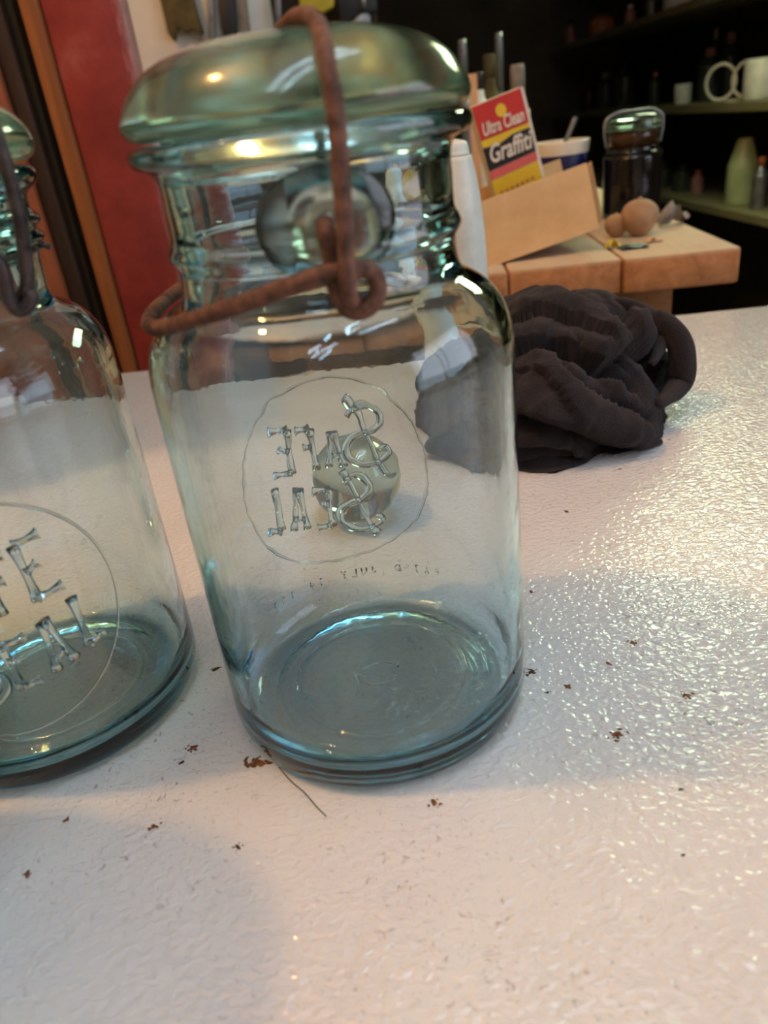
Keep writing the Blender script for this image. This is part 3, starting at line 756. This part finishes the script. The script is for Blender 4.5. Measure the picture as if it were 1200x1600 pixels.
def scrap(name, label, cat, px, py, wpx, hpx, mat, zup=0.004, seed=1):
    p = atz(px, py, BZ); sc = (p - CAM).length / F_PX; W, H = wpx * sc, hpx * sc; V, F = [], []; n = 8
    for j in range(n + 1):
        for i in range(n + 1):
            a, b = i / n - .5, j / n - .5
            q = Vector((a * W, b * W * 0.6, H * (0.5 + 0.9 * noise.noise(Vector((a * 3 + seed, b * 3, seed)))) * (1 - abs(a)) + .001))
            V.append((q.x, q.y, max(q.z, .0008)))
    for j in range(n):
        for i in range(n): F.append((j * (n + 1) + i, j * (n + 1) + i + 1, (j + 1) * (n + 1) + i + 1, (j + 1) * (n + 1) + i))
    V2 = [(a, b, max(0.0002, c - .0006)) for a, b, c in V]; o_ = len(V)
    F2 = [tuple(reversed([i + o_ for i in f])) for f in F]
    o = obj(name, mesh(name, (V + V2, F + F2), mat), None, (p.x, p.y, BZ)); tag(o, label, cat)
scrap('crumpled_paper', 'crumpled grey paper scrap right of the larger gourd', 'paper', 1050, 352, 38, 34, M['paper'], seed=2)
scrap('yellow_scrap', 'yellowish wood chip under the tilted cardboard box', 'wood chip', 957, 388, 22, 12, M['print_yellow'], seed=5)
scrap('wood_chip', 'pale wood chip in front of the larger gourd', 'wood chip', 1022, 378, 22, 8, M['tan'], seed=9)
scrap('dark_scrap', 'dark leather scrap in front of the gourds', 'scrap', 990, 388, 40, 6, M['black'], seed=12)

# dark jar with pale glass lid and wire bail on the bench
jp = atz(985, 337, BZ)
t = thing('dark_jar', 'wire bail jar with dark contents and pale glass lid on bench', 'jar', (jp.x, jp.y, BZ))
Rj = 0.5 * (at(1027, 260, jp.y).x - at(940, 260, jp.y).x); Hj = at(983, 178, jp.y).z - BZ
part('jar_body', lathe(fine([(0, .0003), (Rj * .85, .0003), (Rj * .97, Hj * .02), (Rj, Hj * .06), (Rj, Hj * .58), (Rj * .97, Hj * .63), (Rj * .86, Hj * .67), (Rj * .83, Hj * .69), (0, Hj * .69)], 2), 48), M['darkglass'], t, recalc=True)
part('jar_neck', lathe([(0, Hj * .691), (Rj * .82, Hj * .691), (Rj * .82, Hj * .76), (Rj * .86, Hj * .78), (Rj * .84, Hj * .80), (Rj * .84, Hj * .85), (0, Hj * .85)], 48), M['amber'], t, recalc=True)
part('glass_lid', lathe(fine([(0, Hj * .851), (Rj * .90, Hj * .851), (Rj * .94, Hj * .88), (Rj * .92, Hj * .94), (Rj * .80, Hj * .985), (Rj * .5, Hj), (0, Hj)], 2), 48), M['glass_solid'], t, recalc=True)
part('bail_wire', tube(spline([(-Rj * .93, 0, Hj * .70), (-Rj * 1.02, 0, Hj * .84), (-Rj * .98, 0, Hj * .96), (-Rj * .6, 0, Hj * 1.02), (0, 0, Hj * 1.025), (Rj * .6, 0, Hj * 1.02), (Rj * .98, 0, Hj * .96), (Rj * 1.02, 0, Hj * .84), (Rj * .93, 0, Hj * .70)], 6), 0.0016, 8), M['grey_metal'], t, recalc=True)

# enamel cup with a spoon
cp = at(876, 300, 1.02)
t = thing('enamel_cup', 'white and dark blue enamel cup behind the cardboard box', 'cup', (cp.x, 1.02, BZ))
ztop = at(876, 220, 1.02).z - BZ; Rc = 0.0355
part('cup_body', lathe([(0, .0003), (Rc * .8, .0003), (Rc * .86, .004), (Rc * .95, ztop - .016), (Rc * .95, ztop - .015), (0, ztop - .015)], 48), M['blue'], t, recalc=True)
part('cup_rim', lathe([(Rc * .95, ztop - .0149), (Rc * 1.0, ztop - .002), (Rc * .99, ztop), (Rc * .94, ztop - .001), (Rc * .90, ztop - .0149), (Rc * .95, ztop - .0149)], 48), M['cream'], t, recalc=True)
part('cup_lining', lathe([(0, ztop - .0140), (Rc * .895, ztop - .0140), (Rc * .895, ztop - .0100), (0, ztop - .0100)], 48), M['cream'], t, recalc=True)
o = obj('spoon', mesh('spoon', tube([(0.002, 0, -.0095 + ztop), (.010, 0, .006 + ztop), (.017, .0, .020 + ztop), (.019, 0, .024 + ztop)], [.003, .0028, .0035, .003], 10), M['grey_metal'], recalc=True), None, (cp.x, 1.02, BZ))
tag(o, 'short metal spoon handle standing in the enamel cup', 'spoon')

# bottles and tubes at the back of the bench
def bottle(name, label, cat, loc, h, r, mat, capmat=None, caph=0.18, capr=0.5, square=False, group=None, shoulder=0.72):
    t = thing(name, label, cat, loc, group)
    hb = h * (1 - caph) if capmat else h
    prof = [(0, .0004), (r * .9, .0004), (r, h * .02), (r, hb * shoulder), (r * .93, hb * (shoulder + .08)), (r * .55, hb * .93), (r * capr * .9, hb), (0, hb)]
    part('bottle_body', lathe(fine(prof[1:-1], 2) and [prof[0]] + fine(prof[1:-1], 2) + [prof[-1]], 28), mat, t, recalc=True)
    if capmat: part('bottle_cap', lathe([(0, hb + .0003), (r * capr, hb + .0003), (r * capr * 1.02, hb + h * caph * .9), (r * capr * .9, h), (0, h)], 24), capmat, t, recalc=True)
    return t
def bench_item(pxc, ptop, pw, Y, fn):
    b = at(pxc, 250, Y); top = at(pxc, ptop, Y); s = Y * 1.06 / F_PX
    return (b.x, Y, BZ), top.z - BZ, pw * 0.5 * s
for (pxc, ptop, pw, Y, nm, lb, mt, cm2, ch, cr, shd) in (
    (753, 112, 28, 1.25, 'plastic_bottle', 'white bottle with a black cap behind the red carton', 'whitepl', 'black', .12, .5, .8),
    (771, 84, 26, 1.38, 'olive_bottle', 'olive bottle behind the white bottle on the bench', 'olive', 'olive', .15, .6, .75),
    (786, 50, 14, 1.44, 'metal_tube', 'tall grey metal tube at the back of the bench', 'grey_metal', 'grey_metal', .35, .7, .85),
    (812, 100, 30, 1.32, 'capped_bottle', 'beige bottle with a grey cap above the red carton', 'cream', 'paper', .28, .6, .85),
    (732, 60, 14, 1.46, 'metal_tube', 'grey metal tube right beside the lid of the middle jar', 'grey_metal', 'grey_metal', .3, .8, .85)):
    loc, h, r = bench_item(pxc, ptop, pw, Y, None)
    bottle(nm, lb, 'bottle' if 'bottle' in nm else 'tube', loc, h, r, M[mt], M[cm2], ch, cr, shoulder=shd)
cq = at(738, 142, 1.15)
o = obj('tan_card', mesh('tan_card', box(-.006, .006, 0, .003, 0, cq.z - BZ + .02), M['tan'], False), None, (cq.x + .001, 1.15, BZ)); tag(o, 'upright strip of tan card beside the jar lid', 'card')

# ------------------------------------------------------------------ shelves along the right wall
SX0, SX1, SY0, SY1 = 1.02, 1.40, 1.35, 3.95
SZ = (-0.15, 0.105, 0.362, 0.66)
SLAB = ('lowest wall shelf on the right, holding the pale green bottle', 'middle wall shelf on the right, holding the white cups', 'upper wall shelf on the right, its edge running out of the top', 'topmost wall shelf on the right, above the picture')
for z, lb in zip(SZ, SLAB):
    sh = thing('wall_shelf', lb, 'shelf', (SX0, SY0, z), 'shelves on the right wall')
    part('shelf_board', box(0, SX1 - SX0, 0, SY1 - SY0, -.022, 0), M['shelf_wood'], sh, smooth=False, bevel=0.002)
    for yy in (0.2, 1.2, 2.2):
        part('bracket', box(SX1 - SX0 - .18, SX1 - SX0, yy, yy + .03, -.06, -.0222), M['dark_wood'], sh, smooth=False)
def on_shelf(px, py, level, X):
    d = atx(px, py, X); return (X, d.y, SZ[level])
def sh_size(y, X, wpx, hpx):
    dist = math.hypot(X, y) ; s = (X * RT.x + 0) * 0 + dist * 1.0 / F_PX
    return wpx * s, hpx * s
G = 'bottles and jars on the shelves'
shelf_items = [  # px, level, X, width px, height px, name, label, body, cap
 (1017, 1, 1.10, 16, 48, 'jar', 'slim dull jar beside the paler cups on the middle shelf', 'bottle', 'pinkish'),
 (940, 1, 1.10, 26, 52, 'bottle', 'dull bottle with a pale neck at the far end of middle shelf', 'bottle', 'paper'),
 (915, 1, 1.12, 22, 44, 'bottle', 'small brown bottle at the far end of middle shelf', 'amber', 'black'),
 (968, 1, 1.12, 30, 66, 'bottle', 'tall dim bottle left of the slim dull jar', 'bottle', 'black'),
 (1095, 1, 1.14, 30, 74, 'bottle', 'tall dark bottle with pinkish cap behind the small white cup', 'bottle', 'pinkish'),
 (1125, 1, 1.22, 26, 90, 'bottle', 'tall dark bottle behind the glass mug', 'bottle', 'pinkish'),
 (1105, 1, 1.26, 12, 96, 'bottle', 'thin bottle with a pale tip on the middle shelf', 'bottle', 'cream'),
 (888, 2, 1.08, 16, 36, 'jar', 'pink jar at the far left end of the top shelf', 'pinkish', 'black'),
 (930, 2, 1.10, 36, 30, 'pot', 'squat orange pot on the top shelf', 'copper', None),
 (976, 2, 1.08, 16, 28, 'bottle', 'small peach bottle on the top shelf', 'pinkish', 'cream'),
 (1006, 2, 1.08, 16, 34, 'bottle', 'pale grey bottle on the top shelf', 'grey_metal', 'white'),
 (1040, 2, 1.08, 40, 40, 'box', 'pale blue tub at the near end of the top shelf', 'whitepl', None),
 (1158, 0, 1.08, 44, 98, 'bottle', 'pale green round shouldered bottle on the lowest shelf', 'greenpl', None),
 (1092, 0, 1.10, 18, 36, 'bottle', 'small pinkish bottle on the lowest shelf', 'pinkish', 'copper'),
 (1065, 0, 1.10, 30, 40, 'jar', 'dull green jar on the lowest shelf', 'bottle', 'black'),
 (1038, 0, 1.10, 20, 40, 'bottle', 'dim bottle at the far end of the lowest shelf', 'bottle', 'black'),
 (1192, 0, 1.07, 22, 78, 'bottle', 'clear grey bottle with orange cap at the right edge', 'grey_metal', 'copper'),
]
for (px, lv, X, wp, hp, nm, lb, mt, cm2) in shelf_items:
    y_ = atx(px, 200, X).y
    dist = math.hypot(X, y_)
    r = wp * .43 * dist / F_PX; h = hp * .80 * dist / F_PX
    bottle('shelf_' + nm, lb, nm, (X + r * .4, y_, SZ[lv]), h, r, M[mt], M[cm2] if cm2 else None, 0.16, 0.5, group=G, shoulder=0.55 if 'green round' in lb else 0.74)
# white cups
def cup(label, px, X, lv, wpx, hpx, name='white_cup', handle=False):
    y_ = atx(px, 130, X).y; d = math.hypot(X, y_); r = wpx * .43 * d / F_PX; h = hpx * .78 * d / F_PX
    t = thing(name, label, 'cup', (X, y_, SZ[lv]), 'cups on the middle shelf')
    part('cup_body', lathe([(0, .0004), (r * .92, .0004), (r, h * .05), (r, h * .98), (r * .97, h), (r * .9, h * .98), (r * .88, h * .1), (0, h * .09)], 36), M['whitepl'], t, recalc=True)
    if handle:
        part('cup_handle', tube(spline([(-r * .3, r * .96, h * .85), (-r * .3, r * 1.5, h * .75), (-r * .3, r * 1.65, h * .5), (-r * .3, r * 1.45, h * .22), (-r * .3, r * .96, h * .15)], 6), r * .11, 10), M['whitepl'], t, recalc=True)
cup('small white cup alone on the middle shelf', 1068, 1.07, 1, 24, 30)
cup('large white mug near the right end of the middle shelf', 1188, 1.08, 1, 46, 58, 'white_mug', False)
y_ = atx(1143, 125, 1.07).y; d_ = math.hypot(1.07, y_); 
t = thing('wire_ring', 'pale looped ring holder left of the large white mug', 'ring holder', (1.08, y_, SZ[1]))
R_ = 22 * d_ / F_PX
for k, oy in enumerate((-0.75, 0.65)):
    ringp = [(.88 * R_ * (oy + .78 * math.cos(a)), -.47 * R_ * (oy + .78 * math.cos(a)), R_ * .95 + .004 + R_ * .9 * math.sin(a)) for a in [2 * math.pi * i / 32 for i in range(32)]]
    part('loop', tube(ringp, .0042, 8, True), M['cream'], t, recalc=True)
part('holder_base', lathe([(0, 0.0003), (.024, .0003), (.024, .004), (0, .004)], 24), M['cream'], t, recalc=True)

# ------------------------------------------------------------------ white board with hanging tools on the partition
zb = at(300, 185, PY).z
wb = tag(obj('tool_board', mesh('tool_board', box(pa.x, pb.x, PY, PY + .028, zb, 1.3), M['white'], True, 0.002)), 'white painted board with tools hanging on it', 'tool board')
def hang(name, label, cat, pts, mat, Y=PY - .03, th=0.02):
    q = [at(a, b, Y) for a, b in pts]; n = len(q); c = q[0]
    V = [tuple(v - c) for v in q] + [tuple(v - c + Vector((0, th, 0))) for v in q]
    F = [tuple(range(n)), tuple(reversed(range(n, 2 * n)))] + [(k, (k + 1) % n, n + (k + 1) % n, n + k) for k in range(n)]
    t = thing(name, label, cat, c)
    part('blade', (V, F), mat, t, recalc=True, bevel=0.004, smooth=True)
    return t
def with_hook(t, px, py, mat=None):
    p = at(px, py, PY - .01); part('hook', tube([tuple(p + Vector((0, .01, 0))), tuple(p + Vector((0, -.03, 0))), tuple(p + Vector((0, -.035, .015)))], .003, 8), M['grey_metal'], t, world=True, recalc=True)
h1 = hang('hanging_rag', 'ragged olive rag hanging on the white board', 'rag', [(240, -40), (292, -40), (318, 55), (300, 46), (290, 52), (277, 42), (272, 66), (262, 52)], M['olive']); with_hook(h1, 262, -45)
h2 = hang('hanging_tool', 'black handled tool hanging on the white board', 'tool', [(336, -40), (362, -40), (370, 30), (370, 66), (352, 70), (344, 40)], M['black']); with_hook(h2, 348, -45)
h3 = hang('hanging_file', 'narrow grey file hanging beside the black handled tool', 'file', [(322, -40), (332, -40), (336, 74), (326, 76)], M['grey_metal']); with_hook(h3, 327, -45)
h4 = hang('hanging_saw', 'grey saw blade hanging at the right of the white board', 'saw', [(366, -40), (380, -40), (392, 62), (380, 66)], M['paper']); with_hook(h4, 372, -45)
h5 = hang('hanging_pliers', 'yellow handled tool hanging above the jar lid', 'tool', [(462, -40), (525, -40), (522, 10), (505, 20), (485, 14), (470, 24)], M['yellow']); with_hook(h5, 492, -45)
h6 = hang('hanging_clamp', 'black clamp hanging right of the yellow tool', 'clamp', [(524, -30), (588, -20), (590, 18), (560, 22), (556, 44), (532, 44), (528, 10)], M['black']); with_hook(h6, 555, -28)
h7 = hang('hanging_wrench', 'bright steel wrench hanging behind the bail wire', 'wrench', [(562, 20), (578, 20), (580, 50), (548, 52), (546, 40)], M['grey_metal'], PY - .085); with_hook(h7, 568, 16)
h8 = hang('hanging_wrench', 'pale steel wrench hanging left of the bail wire', 'wrench', [(428, -40), (438, -40), (440, 50), (430, 52)], M['grey_metal']); with_hook(h8, 432, -45)

# ------------------------------------------------------------------ unseen carton added to cast the shadow band behind the left jar
t = thing('shadow_carton', 'tall unseen cardboard carton added past the left edge to cast a shadow', 'carton', (-0.345, 0.45, 0))
part('carton_body', box(-.07, .07, -.065, .065, 0.0003, .46), M['card'], t, smooth=False)
part('carton_flap', xform(box(-.07, .07, 0, .002, 0, .06), Matrix.Translation((0, .066, .461)) @ Matrix.Rotation(math.radians(-20), 4, 'X')), M['card'], t, smooth=False)

# ------------------------------------------------------------------ lamps
t = thing('tube_light', 'twin tube fluorescent ceiling light above the table', 'ceiling light', (TUBE_POS[0], TUBE_POS[1], CEIL), rot=(0, 0, math.radians(60)))
zt = TUBE_POS[2] - CEIL
part('housing', box(-.62, .62, -.10, .10, -.05, -.001), M['white'], t, smooth=False, bevel=0.004)
for s in (-1, 1):
    part('tube', tube([(-.58, s * .065, zt), (.58, s * .065, zt)], 0.014, 16), M['tubelight'], t)
    for e in (-1, 1): part('tube_socket', box(e * .60 - .012, e * .60 + .012, s * .065 - .018, s * .065 + .018, zt - .02, -.0505), M['white'], t, smooth=False)
t = thing('hanging_bulb', 'bare warm bulb hanging on a cord at the left', 'lamp', (BULB_POS[0], BULB_POS[1], CEIL))
zb_ = BULB_POS[2] - CEIL
part('bulb', lathe(fine([(0, zb_ - .042), (.016, zb_ - .039), (.033, zb_ - .022), (.037, zb_), (.030, zb_ + .024), (.016, zb_ + .045), (.013, zb_ + .055), (0, zb_ + .055)], 2), 32), M['bulblight'], t, recalc=True)
part('socket', lathe([(0, zb_ + .0555), (.018, zb_ + .0555), (.020, zb_ + .09), (.008, zb_ + .10), (0, zb_ + .10)], 24), M['black'], t, recalc=True)
part('cord', tube([(0, 0, zb_ + .1001), (0, 0, -.001)], .003, 8), M['black'], t)
gp = Vector(GREEN_POS); gd = Vector((-0.10, -0.22, -1.0)).normalized()
gq = gd.to_track_quat('-Z', 'Y').to_matrix().to_4x4()
t = thing('bench_lamp', 'greenish white shop lamp with a square hood over the bench', 'lamp', (gp.x, gp.y, CEIL))
Mg = Matrix.Translation((0, 0, gp.z - CEIL)) @ gq
part('lamp_panel', xform(box(-.20, .20, -.19, .19, 0, .006), Mg), M['greenlight'], t, smooth=False)
hood = join(box(-.22, -.2005, -.21, .21, -.03, .03), box(.2005, .22, -.21, .21, -.03, .03), box(-.20, .20, -.21, -.1905, -.03, .03), box(-.20, .20, .1905, .21, -.03, .03), box(-.22, .22, -.21, .21, .0305, .04))
part('hood', xform(hood, Mg), M['black'], t, smooth=False)
part('stem', tube([(0, 0, gp.z - CEIL + .03), (0, 0, -.001)], .008, 10), M['black'], t)
